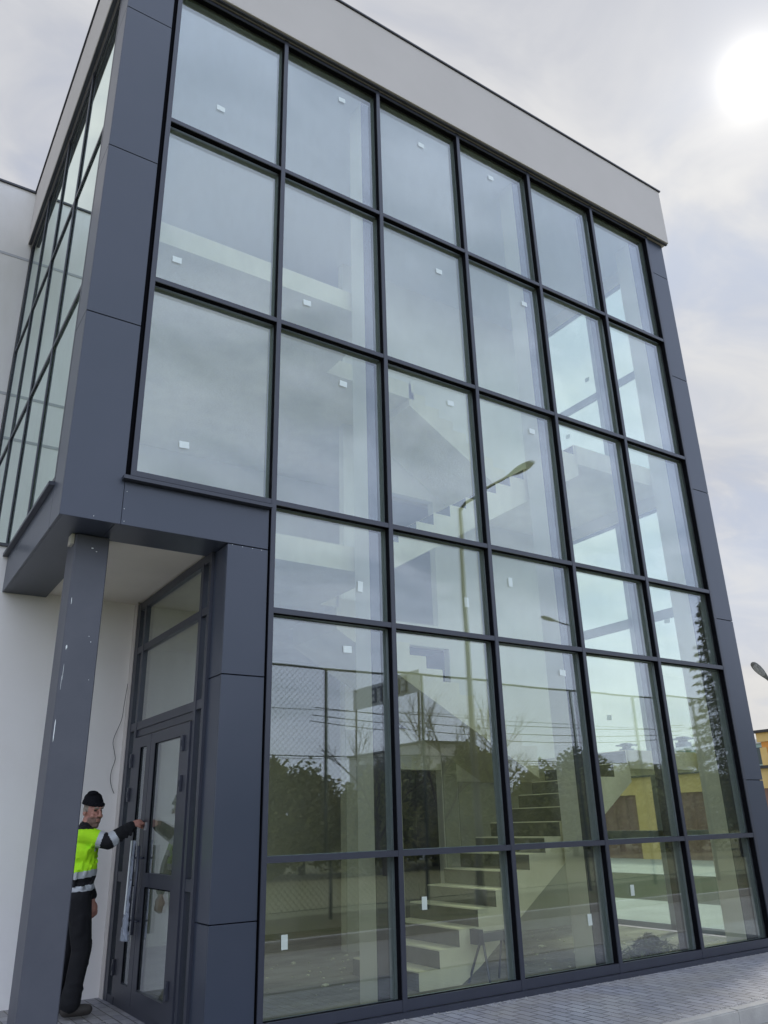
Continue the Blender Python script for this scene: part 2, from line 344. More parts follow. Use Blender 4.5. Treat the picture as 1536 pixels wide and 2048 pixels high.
# left side glazing
GL = .02
YS = [.50, 1.93, 3.36, 4.79, 6.20]
for i, y in enumerate(YS):
    o = B('mullion', 'frame', bd, (-2.12, -2.106, y - CW, y + CW, 4.80, 11.74)); B('gasket', 'seam', o, (-2.1055, -2.12 + GL - .001, y - CW + .001, y + CW - .001, 4.80, 11.74)); B('inner_profile', 'frame_in', o, (-2.12 + GL + .034, -2.025, y - .03, y + .03, 4.8, 11.74))
for r in range(4):
    z = ZR[r]
    o = B('transom', 'frame', bd, (-2.116, -2.102, .47, 6.23, z - .028, z + .028)); B('gasket', 'seam', o, (-2.1015, -2.12 + GL - .002, .471, 6.229, z - .027, z + .027)); B('inner_profile', 'frame_in', o, (-2.12 + GL + .034, -2.0251, .47, 6.23, z - .03, z + .03))
for i in range(4):
    for r in range(3):
        pane(bd, 'x', YS[i] + .012, YS[i + 1] - .012, ZR[r + 1] + .01, ZR[r] - .01, -2.12 + GL + .003, 'glass_left', tilt=.05)
B('sill', 'frame', bd, (-2.175, -2.09, .46, 3.02, 4.735, 4.772))

# cladding: corner upright, bottom band, pier, right upright; 9 mm joints over a dark backing
JZ = [4.29, 6.5, 8.7, 10.9, 11.74]
G = .0045
def panel(*b, nm='cladding_panel', m='clad'): return B(nm, m, bd, b, bevel=.003)
for i in range(4):
    z0, z1 = JZ[i] + (G if i else 0), JZ[i + 1] - G
    if i == 0: z0 = 4.29
    panel(-2.12, -1.57, .022, .045, z0, z1)
    panel(-2.12, -2.097, .0455, .46, z0, z1)
panel(-1.567, -.045, .022, .045, 4.29, 4.732)
panel(-2.12, -2.097, .4645, 2.99, 4.29, 4.732)
B('backing_wall', 'seam', bd, (-2.09, -1.53, .05, .20, 4.32, 11.7), (-2.09, -1.95, .2, .48, 4.32, 11.7), (-1.53, -.02, .05, .2, 4.32, 4.80), (-2.09, -1.95, .48, 6.2, 4.32, 4.80))
# screw heads and tape dots on the band
for (x, z) in ((-1.54, 4.63), (-1.55, 4.45), (-1.82, 4.325), (-1.54, 4.325), (-.44, 4.275), (-.33, 4.27), (-.22, 4.27), (-.12, 4.268)):
    bm = bmesh.new(); ell(bm, (x, .02, z), (.0045, .003, .0045), sub=1); ob('screw_head', bm, M['sticker'], bd)
# soffit panels
panel(-2.095, -1.62, .046, 3.0, 4.292, 4.31, nm='soffit_panel'); panel(-1.617, -.045, .046, .55, 4.292, 4.31, nm='soffit_panel')
B('entrance_ceiling', 'soffit', bd, (-1.64, -.4, .53, 3.0, 4.335, 4.36))
# pier beside the entrance
for z0, z1 in ((-.1, .83 - G), (.83 + G, 2.97 - G), (2.97 + G, 4.285 - G)):
    if z0 > 0: panel(-.49, -.045, .022, .045, z0, z1); panel(-.49, -.467, .0455, .36, z0, z1)
    else: panel(-.49, -.045, .022, .045, z0, 2.97 - G if z0 < 0 else z1) if False else panel(-.49, -.045, .022, .045, z0, z1); 
    if z0 < 0: panel(-.49, -.467, .0455, .36, z0, z1)
B('backing_wall', 'seam', bd, (-.46, -.02, .05, .34, -.1, 4.33))
# right upright
JR = [-.1, 2.05, 4.42, 6.6, 8.75, 10.95, 11.74]
for i in range(6):
    panel(7.545, 7.97, .022, .045, JR[i] + G, JR[i + 1] - G); panel(7.947, 7.97, .0455, .5, JR[i] + G, JR[i + 1] - G)
B('backing_wall', 'seam', bd, (7.53, 7.94, .05, .1, -.1, 11.7))
# fascia and coping
fs = B('fascia', 'fascia', bd, (-2.20, 8.05, -.085, .20, 11.75, 13.0), (-2.20, -1.95, .20, 6.24, 11.75, 13.0), (7.85, 8.05, .2, 6.24, 11.75, 13.0), (-2.2, 8.05, 6.24, 6.4, 12.6, 13.0), bevel=.006)
B('coping', 'coping', fs, (-2.225, 8.075, -.11, .22, 13.003, 13.03), (-2.225, -1.93, .22, 6.26, 13.003, 13.03), (7.83, 8.075, .22, 6.26, 13.003, 13.03))
B('drip_edge', 'coping', fs, (-2.19, 8.04, -.06, -.02, 11.725, 11.747), (-2.19, -2.14, -.02, 6.2, 11.725, 11.747))
B('roof', 'inceil', bd, (-1.94, 7.84, .21, 6.3, 11.78, 12.4))
B('ceiling', 'inceil', bd, (-2.0, 7.8, .2, 6.2, 11.70, 11.775))
# entrance column, square, dark paint with scuffs
colm = B('entrance_column', 'column', bd, (-1.865, -1.545, .46, .80, -.1, 4.29), bevel=.01)
for (x, z, w_, h_) in ((-1.835, 3.62, .008, .07), (-1.83, 3.18, .022, .05), (-1.832, 2.95, .006, .24), (-1.838, 2.86, .004, .20), (-1.845, 2.45, .011, .26), (-1.64, 3.30, .014, .008), (-1.62, 3.25, .007, .015), (-1.60, 2.9, .006, .010), (-1.70, 4.16, .03, .012), (-1.66, 4.13, .02, .01)):
    bm = bmesh.new(); n = 7; vs = []
    for k in range(n):
        a = 2 * math.pi * k / n; q = random.uniform(.6, 1.2)
        vs.append(bm.verts.new((x + math.cos(a) * w_ * .35 * q, .4585, z + math.sin(a) * h_ / 2 * q)))
    bm.faces.new(vs); e = bmesh.ops.extrude_face_region(bm, geom=bm.faces[:]); bmesh.ops.translate(bm, vec=(0, -.0012, 0), verts=[v for v in e['geom'] if isinstance(v, bmesh.types.BMVert)])
    ob('paint_chip', bm, M['sticker'], colm)
bm = bmesh.new(); box(bm, -1.90, -1.868, .50, .62, 4.19, 4.29); 
ob('foam_filler', bm, mat('pale_foam', (.5, .48, .40), .9), colm)

# interior: floors, walls, columns
B('interior_floor', 'infloor', bd, (-.35, 7.8, .22, 6.2, -.3, -.06))
B('rear_wall', 'inwall', bd, (-2.0, 7.8, 6.2, 6.25, -.1, 11.7))
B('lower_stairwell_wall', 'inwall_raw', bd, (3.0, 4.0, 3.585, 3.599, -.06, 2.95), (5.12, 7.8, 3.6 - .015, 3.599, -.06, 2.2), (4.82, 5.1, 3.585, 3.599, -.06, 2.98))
B('stairwell_wall', 'inwall', bd, (3.0, 4.0, 3.6, 3.75, -.06, 11.7), (4.0, 4.80, 3.6, 3.75, 2.38, 3.0), (4.80, 5.1, 3.6, 3.75, -.06, 3.0), (4.0, 5.1, 3.6, 3.75, 4.38, 4.76),
  (5.1, 7.8, 3.6, 3.75, -.06, 11.7), (4.9, 5.1, 3.6, 3.75, 4.76, 7.1), (4.0, 5.1, 3.6, 3.75, 7.1, 11.7))
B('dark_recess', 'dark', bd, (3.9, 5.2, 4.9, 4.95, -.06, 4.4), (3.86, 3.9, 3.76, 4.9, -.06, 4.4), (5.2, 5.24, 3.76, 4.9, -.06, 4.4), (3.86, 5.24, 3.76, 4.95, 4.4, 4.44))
B('side_wall', 'inwall', bd, (7.8, 7.94, .10, .60, -.1, 11.7), (7.8, 7.94, 3.30, 6.24, -.1, 11.7), (7.8, 7.94, .60, 3.30, 6.65, 7.0), (7.8, 7.94, .60, 3.30, 11.45, 11.7))
B('outer_side_wall', 'render', bd, (7.945, 8.0, .5, .60, -.1, 11.74), (7.945, 8.0, 3.3, 6.24, -.1, 11.74), (7.945, 8.0, .6, 3.3, 6.66, 6.99), (7.945, 8.0, .6, 3.3, 11.46, 11.74))
for x0, x1 in ((1.38, 1.72), (4.40, 4.74), (7.34, 7.79)):
    o = B('concrete_column', 'inwall', bd, (x0, x1, .30, .62, -.06, 11.7)); B('dark_facing', 'darkface', o, (x0 + .002, x1, .285, .299, -.05, 11.69))
B('steel_post', 'darkface', bd, (5.98, 6.20, .20, .34, -.06, 11.7))
# left closing wall of the lobby (behind the door bay) and upper partitions
B('lobby_wall', 'inwall', bd, (-.47, -.35, 3.0, 6.2, -.1, 4.45))
# floor slabs
B('floor_slab', 'concrete', bd, (-1.9, 1.80, .70, 6.19, 4.45, 4.76), (1.80, 2.10, 2.25, 6.19, 4.45, 4.76), (2.10, 7.79, 3.76, 6.19, 4.45, 4.76))
B('floor_slab', 'concrete', bd, (-1.9, 1.92, .70, 6.19, 8.22, 8.52), (1.92, 3.60, 2.28, 6.19, 8.22, 8.52), (3.60, 7.79, 3.76, 6.19, 8.22, 8.52))
B('landing', 'concrete', bd, (5.90, 7.795, .70, 3.595, 2.23, 2.48))
B('landing', 'concrete', bd, (5.60, 7.795, .70, 3.595, 6.87, 7.20))
def flight(x0, z0, n, rise, run, y0, y1, ux, uz, vx, vz, d=1, zend=None):
    """steps from (x0, z0); soffit is the line (ux,uz)-(vx,vz), never below z0 side of the floor"""
    bm = bmesh.new(); floor = z0 if zend is None else zend
    def und(x): return max(floor, uz + (vz - uz) * (x - ux) / (vx - ux))
    for i in range(n):
        a = x0 + d * run * i; b = a + d * run if i < n - 1 else a + d * .05; t = z0 + rise * (i + 1)
        ua, ub = min(und(a), t - .02), min(und(b), t - .02); rnd_ = .012
        prof = [(a, ua), (b, ub), (b, t), (a + d * rnd_, t), (a, t - rnd_)]
        vs = [[bm.verts.new((x, y, z)) for x, z in prof] for y in (y0, y1)]
        bm.faces.new(vs[0]); bm.faces.new(vs[1][::-1])
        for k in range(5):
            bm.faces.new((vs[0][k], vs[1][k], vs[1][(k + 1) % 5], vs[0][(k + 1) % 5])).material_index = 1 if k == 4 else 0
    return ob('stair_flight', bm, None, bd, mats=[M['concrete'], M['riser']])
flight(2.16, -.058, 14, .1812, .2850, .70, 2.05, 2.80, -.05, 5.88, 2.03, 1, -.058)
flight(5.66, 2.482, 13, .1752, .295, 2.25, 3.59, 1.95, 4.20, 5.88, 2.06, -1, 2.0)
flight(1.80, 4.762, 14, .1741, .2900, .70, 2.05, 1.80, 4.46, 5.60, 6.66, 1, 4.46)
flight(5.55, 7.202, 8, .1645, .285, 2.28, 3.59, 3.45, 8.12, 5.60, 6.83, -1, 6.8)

# glazed side wall of the stair
sg = B('side_window_frame', 'frame_in', bd, (7.86, 7.92, 1.80, 1.94, -.05, 6.648), (7.86, 7.92, .601, .66, -.05, 6.648), (7.86, 7.92, 3.24, 3.299, -.05, 6.648), (7.86, 7.92, .66, 3.24, -.05, .03), (7.86, 7.92, .66, 3.24, 1.25, 1.38), (7.86, 7.92, .66, 3.24, 4.70, 4.86), (7.86, 7.92, .66, 3.24, 6.60, 6.648),
   (7.86, 7.92, 1.80, 1.94, 7.002, 11.45), (7.86, 7.92, .601, .66, 7.002, 11.45), (7.86, 7.92, 3.24, 3.299, 7.002, 11.45), (7.86, 7.92, .66, 3.24, 7.002, 7.06), (7.86, 7.92, .66, 3.24, 9.32, 9.46), (7.86, 7.92, .66, 3.24, 11.40, 11.45))
for a0, a1 in ((.64, 1.83), (1.91, 3.26)):
    for z0, z1 in ((0, 1.3), (1.32, 4.76), (4.80, 6.62), (7.03, 9.36), (9.42, 11.42)):
        p = pane(bd, 'x', a0, a1, z0, z1, 7.875, 'glass_clear', .02, 0)
        for (y, z) in ((2.14, 9.86), (.84, 9.10), (2.82, 8.87), (1.16, 4.67), (2.67, 3.24)):
            if a0 < y < a1 and z0 < z < z1: put_sticker(p, 'x', y, z, .11, .09, 5)

# ------------------------------------------------------------------ entrance door bay (plane x = -0.5)
df = B('door_frame', 'frame', bd,
  (-.52, -.44, 2.74, 2.99, -.1, 4.30), (-.52, -.44, .36, .42, -.1, 4.30), (-.52, -.46, 2.50, 2.57, -.1, 4.22), (-.52, -.46, .58, .65, -.1, 4.22),
  (-.515, -.45, .42, 2.74, 4.20, 4.30), (-.515, -.45, .42, 2.74, 3.64, 3.72), (-.515, -.45, .42, 2.74, 2.70, 2.79), (-.50, -.45, .65, 2.50, 2.62, 2.70), (-.515, -.45, .42, .58, 1.07, 1.17), (-.515, -.45, 2.57, 2.74, 1.07, 1.17), (-.515, -.45, .42, 2.74, -.1, -.03))
for a0, a1, z0, z1 in ((.65, 2.5, 2.8, 3.64), (.65, 2.5, 3.73, 4.2), (.42, .58, 1.17, 4.2), (2.57, 2.74, 1.17, 4.2), (.42, .58, -.03, 1.07), (2.57, 2.74, -.03, 1.07)):
    o = pane(bd, 'x', a0, a1, z0, z1, -.49, 'glass', .02, .05)
def leaf(y0, y1, g0, g1):
    o = B('door_leaf', 'frame', bd, (-.535, -.47, y0, g0, -.02, 2.60), (-.535, -.47, g1, y1, -.02, 2.60), (-.535, -.47, g0, g1, 2.48, 2.60), (-.535, -.47, g0, g1, 1.06, 1.19), (-.535, -.47, g0, g1, -.02, .13))
    for z0, z1 in ((1.17, 2.50), (.12, 1.07)):
        p = pane(o, 'x', g0 - .005, g1 + .005, z0, z1, -.515, 'glass', .02, .03); p.name = 'door_glass'
        B('glazing_bead', 'seam', o, (-.530, -.518, g0 - .001, g0 + .010, z0 + .02, z1 - .02), (-.530, -.518, g1 - .010, g1 + .001, z0 + .02, z1 - .02), (-.530, -.518, g0 + .01, g1 - .01, z1 - .022, z1 - .012))
    return o
lf1 = leaf(1.865, 2.49, 2.00, 2.23)
lf2 = leaf(.66, 1.855, .92, 1.71)
for lf, y, zs in ((lf1, 2.50, (2.35, 1.98, .25)), (lf2, .81, (2.40, 2.02, .25))):
    for z in zs: B('hinge', 'frame', lf, (-.560, -.535, y - .022, y + .022, z - .075, z + .075), (-.568, -.560, y - .012, y + .012, z - .03, z + .03), bevel=.003)
def bar(y, z0, z1, par, x=-.60):
    bm = bmesh.new(); tube(bm, [(x, y, z0), (x, y, z1)], .016, 10)
    for z in (z0 + .12, z1 - .12): tube(bm, [(x, y, z), (-.53, y, z)], .010, 8)
    return ob('pull_handle', bm, M['frame'], par, True)
bar(1.93, .62, 1.45, lf1); bar(1.78, .62, 1.45, lf2)
B('lock_cylinder', 'steel', lf2, (-.55, -.535, 1.785, 1.815, 1.60, 1.68))

# clear film hanging around the handle of the narrow leaf
def film_mat():
    m = bpy.data.materials.new('clear_film'); m.use_nodes = True; t = m.node_tree; t.nodes.clear(); N = t.nodes.new
    o = N('ShaderNodeOutputMaterial'); mx = N('ShaderNodeMixShader'); a = N('ShaderNodeBsdfTransparent'); b = N('ShaderNodeBsdfPrincipled')
    b.inputs['Base Color'].default_value = (.62, .68, .78, 1); b.inputs['Roughness'].default_value = .2; mx.inputs[0].default_value = .42
    t.links.new(a.outputs[0], mx.inputs[1]); t.links.new(b.outputs[0], mx.inputs[2]); t.links.new(mx.outputs[0], o.inputs[0]); return m
M['film'] = film_mat()
bm = bmesh.new(); rows = []
for i in range(26):
    t = i / 25; z = 1.50 - t * .95; wd = .028 + .055 * t ** 1.5
    rows.append([bm.verts.new((-.605 + math.cos(a) * wd * .45 + random.uniform(-.006, .006), 1.93 + .06 * t + math.sin(a) * wd + random.uniform(-.006, .006), z)) for a in [2 * math.pi * k / 12 for k in range(12)]])
for i in range(25):
    for k in range(12): bm.faces.new((rows[i][k], rows[i][(k + 1) % 12], rows[i + 1][(k + 1) % 12], rows[i + 1][k]))
fl = tag(ob('protective_film', bm, M['film'], None, False), 'crumpled clear plastic film wrapped round the long pull handle of the glass door', 'plastic film')
bm = bmesh.new(); tube(bm, [(-.64, 1.915, 1.50), (-.64, 1.95, .80)], .008, 6); ob('white_tape', bm, M['sticker'], fl)

# ------------------------------------------------------------------ neighbouring white walls
wg = thing('side_wing', 'low white rendered wing with dark coping behind the entrance', 'building', (-6, 3, 0))
def W(nm, m, par, *bx):
    o = B(nm, m, None, *bx); o.parent = par; o.matrix_parent_inverse = Matrix.Translation(-Vector(par.location)); return o
W('wall', 'render', wg, (-14, -.53, 3.0, 3.2, -.2, 4.86), (-14, -2.2, 3.2, 6.25, 4.3, 4.84))
W('coping', 'coping', wg, (-14, -2.06, 2.97, 3.22, 4.862, 4.90))
W('corner_bead', 'fascia', wg, (-.53, -.522, 2.86, 3.0, -.1, 4.33))
rb = thing('rear_block', 'tall pale rendered block with thin dark coping beyond the glazed tower', 'building', (-6, 8, 0))
W('wall', 'render_old', rb, (-14, 5.5, 6.42, 14, -.2, 12.95), (-14, -2.13, 6.26, 6.42, -.2, 12.95))
W('coping', 'coping', rb, (-14, 5.52, 6.40, 14, 12.953, 12.99), (-14, -2.14, 6.22, 6.40, 12.953, 12.99))
for z in (11.42, 8.62, 7.80): W('render_joint', 'groove', rb, (-14, -2.13, 6.252, 6.262, z - .025, z + .025))
# loose cable on the white wall
bm = bmesh.new()
cp = [(-.555, 2.9, 3.3), (-.56, 2.96, 3.05), (-.57, 2.975, 2.87), (-.645, 2.98, 2.63), (-.62, 2.985, 2.5), (-.60, 2.985, 2.4), (-.63, 2.98, 2.28), (-.635, 2.985, 2.18), (-.61, 2.98, 2.08), (-.57, 2.97, 2.0)]
fin = []
for i in range(len(cp) - 1):
    p0, p1, p2, p3 = [Vector(cp[max(0, min(len(cp) - 1, k))]) for k in (i - 1, i, i + 1, i + 2)]
    for s in range(4):
        t = s / 4; fin.append(.5 * ((2 * p1) + (p2 - p0) * t + (2 * p0 - 5 * p1 + 4 * p2 - p3) * t * t + (3 * p1 - p0 - 3 * p2 + p3) * t ** 3))
tube(bm, fin, .0035, 5)
tag(ob('loose_cable', bm, M['wire'], None, True), 'thin dark loose cable hanging in waves down the white wall by the door', 'cable')

# ------------------------------------------------------------------ things inside
sw = thing('sawhorse', 'small folding sawhorse standing on the screed beside the lowest stairs', 'sawhorse', (3.05, .52, -.06))
W('top_beam', 'galv', sw, (2.82, 3.28, .47, .57, .36, .45)); W('clamp', 'frame', sw, (2.80, 2.86, .44, .60, .34, .49))
for a, b in (((2.90, .50, .37), (2.84, .34, -.058)), ((2.90, .54, .37), (2.86, .74, -.058)), ((3.2, .50, .37), (3.30, .34, -.058)), ((3.2, .54, .37), (3.30, .74, -.058))):
    bm = bmesh.new(); tube(bm, [a, b], .014, 6); o = ob('leg', bm, M['frame'], sw); o.matrix_parent_inverse = Matrix.Translation(-Vector(sw.location))
# dry plant cuttings inside
bm = bmesh.new()
for k in range(520):
    a = random.uniform(0, 6.28); r = abs(random.gauss(0, .26)); h = max(0, .26 - r * .55) * random.random()
    c = Vector((5.75 + r * math.cos(a) * 1.3, .62 + r * math.sin(a) * .7, -.05 + h)); d = Vector((random.uniform(-1, 1), random.uniform(-1, 1), random.uniform(-.3, .7))).normalized() * .06
    s = d.cross(Vector((random.random(), random.random(), 1))).normalized() * .016
    c.y = max(c.y, .33)
    bm.faces.new([bm.verts.new(q) for q in (c - d, c + s, c + d, c - s)])
tag(ob('cuttings_pile', bm, M['leaf2']), 'heap of dark dry cuttings on the floor behind the fifth pane', 'debris', kind='stuff')
bm = bmesh.new()
for k in range(260):
    x = random.uniform(.1, 7.5); y = random.uniform(.35, 3.4)
    if .7 < y < 2.05 and 2.1 < x < 4: continue
    s = random.uniform(.004, .02) * (1 if random.random() > .1 else 1.8)
    bmesh.ops.create_icosphere(bm, subdivisions=1, radius=s, matrix=Matrix.Translation((x, y, -.06 + s * .3)) @ Matrix.Diagonal((random.uniform(.7, 1.8), random.uniform(.6, 1.4), .6, 1)))
tag(ob('floor_rubble', bm, M['concrete']), 'crumbs of mortar and rubble scattered on the bare floor inside', 'rubble', kind='stuff')

# ------------------------------------------------------------------ the worker at the door
def remeshed(name, bm, vox, mats, smooth_it=4, colour=None, parent=None):
    me = bpy.data.meshes.new(name); bm.to_mesh(me); bm.free(); o = bpy.data.objects.new(name, me); C.objects.link(o)
    m = o.modifiers.new('r', 'REMESH'); m.mode = 'VOXEL'; m.voxel_size = vox
    if smooth_it: s = o.modifiers.new('s', 'SMOOTH'); s.iterations = smooth_it; s.factor = .5
    bpy.context.view_layer.update()
    me2 = bpy.data.meshes.new_from_object(o.evaluated_get(bpy.context.evaluated_depsgraph_get())); bpy.data.objects.remove(o); bpy.data.meshes.remove(me)
    me2.name = name; me2.materials.clear()
    for q in mats: me2.materials.append(q)
    for p in me2.polygons:
        p.use_smooth = True
        if colour: p.material_index = colour(p.center)
    o = bpy.data.objects.new(name, me2); C.objects.link(o)
    if parent: o.parent = parent
    return o
def caps(bm, a, b, ra, rb, n=6):
    a, b = Vector(a), Vector(b)
    tube(bm, [a.lerp(b, i / n) for i in range(n + 1)], [ra + (rb - ra) * i / n for i in range(n + 1)], 14)
    ell(bm, a, (ra,) * 3, sub=2); ell(bm, b, (rb,) * 3, sub=2)
def cloth(a, b, bump, sc_=28): return mat(a, b, .8, 0, .2, var=.15, vscale=9, bump=bump, bscale=sc_)
mskin = mat('weathered_skin', (.46, .225, .165), .55, 0, .4, col2=(.36, .17, .13), vscale=30, bump=.0015, bscale=60); mbeard = mat('grey_beard', (.25, .155, .12), .9, var=.35, vscale=90)
mhair = mat('grey_hair', (.24, .20, .16), .8); meye = mat('eye_dark', (.03, .025, .02), .3)
mviz = mat('hi_vis_yellow', (.50, .93, .02), .7, 0, .2, col2=(.40, .80, .02), vscale=6, bump=.010, bscale=11); mnavy = cloth('black_work_cloth', (.016, .016, .018), .010, 14); mrefl = mat('reflective_tape', (.50, .52, .54), .4, .1)
mknit = mat('black_knit', (.010, .010, .013), .95, 0, .1, bump=.004, bscale=90, stretch=(1, 1, .2)); mboot = mat('brown_work_boot', (.05, .042, .035), .7, var=.3, vscale=14)
PX, PY = -1.08, 2.18
sh_r = Vector((-1.10, 2.00, 1.565)); el_r = Vector((-.885, 1.90, 1.50)); wr_r = Vector((-.665, 1.90, 1.635)); hd_r = Vector((-.605, 1.89, 1.672))
sh_l = Vector((-1.10, 2.42, 1.53)); el_l = Vector((-.985, 2.46, 1.22)); wr_l = Vector((-.885, 2.33, .97)); hd_l = Vector((-.87, 2.30, .86))
hc = Vector((-1.005, 2.16, 1.79)); face = Vector((.36, -.93, -.06)).normalized(); fs_ = face.cross(Vector((0, 0, 1))).normalized(); fu = fs_.cross(face).normalized()
Rf = Matrix((fs_, face, fu)).transposed()      # local x = side, y = forward, z = up
HS = 1.09
def F(x, y, z): return hc + (fs_ * x + face * y + fu * z) * HS
bm = bmesh.new()
ell(bm, F(0, -.018, .03), (.088, .112, .125), Rf); ell(bm, F(0, .028, -.06), (.068, .075, .088), Rf); ell(bm, F(0, .062, -.118), (.036, .034, .030), Rf)
ell(bm, F(0, .085, .045), (.060, .022, .018), Rf); ell(bm, F(-.045, .06, -.03), (.026, .026, .028), Rf); ell(bm, F(.045, .06, -.03), (.026, .026, .028), Rf)
caps(bm, F(0, .096, .028), F(0, .122, -.026), .012, .018, 3); ell(bm, F(-.015, .108, -.028), (.011, .012, .009), Rf); ell(bm, F(.015, .108, -.028), (.011, .012, .009), Rf)
ell(bm, F(0, .095, -.065), (.030, .014, .008), Rf); ell(bm, F(0, .092, -.080), (.026, .014, .009), Rf)
for s in (-1, 1): ell(bm, F(s * .092, -.01, 0), (.012, .026, .036), Rf)
caps(bm, hc + Vector((-.03, .01, -.06)), (PX + .02, PY, 1.56), .062, .075)
# torso, hips and limbs under the clothes
ell(bm, (PX, PY, 1.38), (.13, .20, .24)); ell(bm, (PX, PY, 1.10), (.12, .165, .20))
caps(bm, sh_r, el_r, .058, .045); caps(bm, el_r, wr_r, .045, .030); caps(bm, sh_l, el_l, .058, .045); caps(bm, el_l, wr_l, .045, .030)
hip = [(PX, PY - .10, .98), (PX, PY + .10, .98)]; kn = [(PX + .075, PY - .11, .50), (PX - .02, PY + .12, .50)]; an = [(PX + .015, PY - .12, .02), (PX - .10, PY + .14, .02)]
for i in (0, 1): caps(bm, hip[i], kn[i], .09, .062); caps(bm, kn[i], an[i], .06, .042); caps(bm, an[i], Vector(an[i]) + Vector((.14, 0, -.05)), .035, .03)
def hand(bm, wr, c, fwd, palmn, curl, key=False):
    f = fwd.normalized(); n = palmn.normalized(); s = f.cross(n).normalized()
    RR = Matrix((s, f, n)).transposed(); ell(bm, c, (.052, .064, .028), RR, 2); caps(bm, wr, c - f * .02, .028, .026, 3)
    for k, (o, L) in enumerate(((-.036, .086), (-.012, .098), (.012, .090), (.035, .070))):
        p = c + s * o + f * .044; a = 0
        for j, seg in enumerate((.45, .32, .23)):
            a += curl[j] * (1 + .10 * k); d = f * math.cos(a) + n * math.sin(a); q = p + d * L * seg; caps(bm, p, q, .0125 - .001 * j, .0118 - .001 * j, 1); p = q
    b = c - s * .036 - f * .018; q = b + (-s * .5 + f * .75 + n * .5).normalized() * .038; caps(bm, b, q, .013, .011, 2); caps(bm, q, q + (s * .35 + f * .8 + n * .45).normalized() * .032, .011, .009, 2)
hand(bm, wr_r, hd_r, Vector((.9, .05, .25)), Vector((.1, .45, -.75)), (.65, 1.0, .8)); hand(bm, wr_l, hd_l, Vector((.18, -.15, -1)), Vector((-.3, .95, 0)), (.35, .45, .35))
def bodycol(c):
    d = Vector(c) - hc; x, y, z = d.dot(fs_), d.dot(face), d.dot(fu)
    if abs(x) < .12 and -.16 < z < .2 and abs(y) < .16:
        if z < -.048 and y > .02 and not (abs(x) < .024 and -.090 < z < -.060) and z > -.17: return 1
        if abs(z - .022) < .009 and .018 < abs(x) < .046 and y > .075: return 3
        if abs(z - .046) < .009 and .014 < abs(x) < .055 and y > .08: return 2
        if y < .02 and abs(x) > .06 and z > .005: return 2
    return 0
worker = remeshed('person', bm, .0065, [mskin, mbeard, mhair, meye], 3, bodycol)
tag(worker, 'worker in black beanie and yellow hi-vis jacket reaching a key to the glass door', 'person')
def dseg(c, a, b):
    ab = b - a; t = max(0, min(1, (c - a).dot(ab) / ab.length_squared)); return (c - (a + ab * t)).length, t
bm = bmesh.new()
ell(bm, (PX, PY, 1.42), (.165, .235, .20)); ell(bm, (PX + .01, PY, 1.22), (.165, .215, .22)); ell(bm, (PX + .005, PY, 1.05), (.16, .21, .14))
ell(bm, (PX - .01, PY, 1.55), (.12, .20, .09)); caps(bm, (PX + .01, PY, 1.58), (PX + .03, PY, 1.645), .098, .085, 2)
caps(bm, sh_r + Vector((-.01, .03, 0)), el_r, .098, .078); caps(bm, el_r, wr_r, .082, .060); caps(bm, sh_l, el_l, .092, .070); caps(bm, el_l, wr_l, .070, .052)
for k in range(34):    # folds
    t = random.random(); z = 1.02 + t * .45; a = random.uniform(-2.2, .8)
    p = Vector((PX + math.cos(a) * .155, PY + math.sin(a) * .21, z)); caps(bm, p, p + Vector((0, random.uniform(-.07, .07), random.uniform(-.10, .10))), .017, .010, 2)
for k in range(14):
    p = el_r.lerp(wr_r, random.random()) if k % 2 else el_r.lerp(sh_r, random.random()); caps(bm, p + Vector((0, -.045, .05)), p + Vector((.02, -.05, -.06)), .016, .013, 2)
def jcol(c):
    c = Vector(c); d1, t1 = dseg(c, sh_r, el_r); d2, t2 = dseg(c, el_r, wr_r); d3, t3 = dseg(c, sh_l, el_l); d4, t4 = dseg(c, el_l, wr_l)
    arm = min(d1, d2); arml = min(d3, d4); tor = c.x < PX + .12 and c.z < 1.47
    if arm < .125 and (c.x > sh_r.x + .07):
        if d1 <= d2: return 2 if .55 < t1 < .76 else (0 if t1 <= .55 else 1)
        return 2 if .05 < t2 < .32 else 1
    if arml < .10 and c.z < 1.46: return 2 if (d3 < d4 and .55 < t3 < .72) else (0 if d3 < d4 and t3 <= .55 else 1)
    z = c.z - (c.x - PX) * .12
    if c.z > 1.625 + .0: return 1
    if 1.16 < z < 1.225: return 2
    if z <= 1.16: return 2 if 1.03 < z < 1.088 else 1
    if abs(c.y - (PY - .045)) < .010 and c.x > PX: return 1
    return 0
jk = remeshed('jacket', bm, .009, [mviz, mnavy, mrefl], 2, jcol, worker)
bm = bmesh.new()
for i in (0, 1):
    caps(bm, hip[i], kn[i], .125, .098); caps(bm, kn[i], Vector(an[i]) + Vector((0, 0, .05)), .098, .085); caps(bm, Vector(an[i]) + Vector((.01, 0, .13)), Vector(an[i]) + Vector((.0, 0, .02)), .095, .10, 2)
    for k in range(16):
        p = Vector(kn[i]).lerp(Vector(an[i]), random.uniform(-.2, 1)); a = random.uniform(-2.5, .6); caps(bm, p + Vector((math.cos(a) * .08, math.sin(a) * .08, .04)), p + Vector((math.cos(a + .7) * .085, math.sin(a + .7) * .085, -.03)), .02, .014, 2)
ell(bm, (PX, PY, 1.0), (.15, .20, .13)); caps(bm, (PX + .02, PY - .17, .80), (PX + .03, PY - .16, .66), .06, .062, 2)
tr = remeshed('trousers', bm, .011, [mnavy, mrefl], 3, lambda c: 1 if False else 0, worker)
bm = bmesh.new()
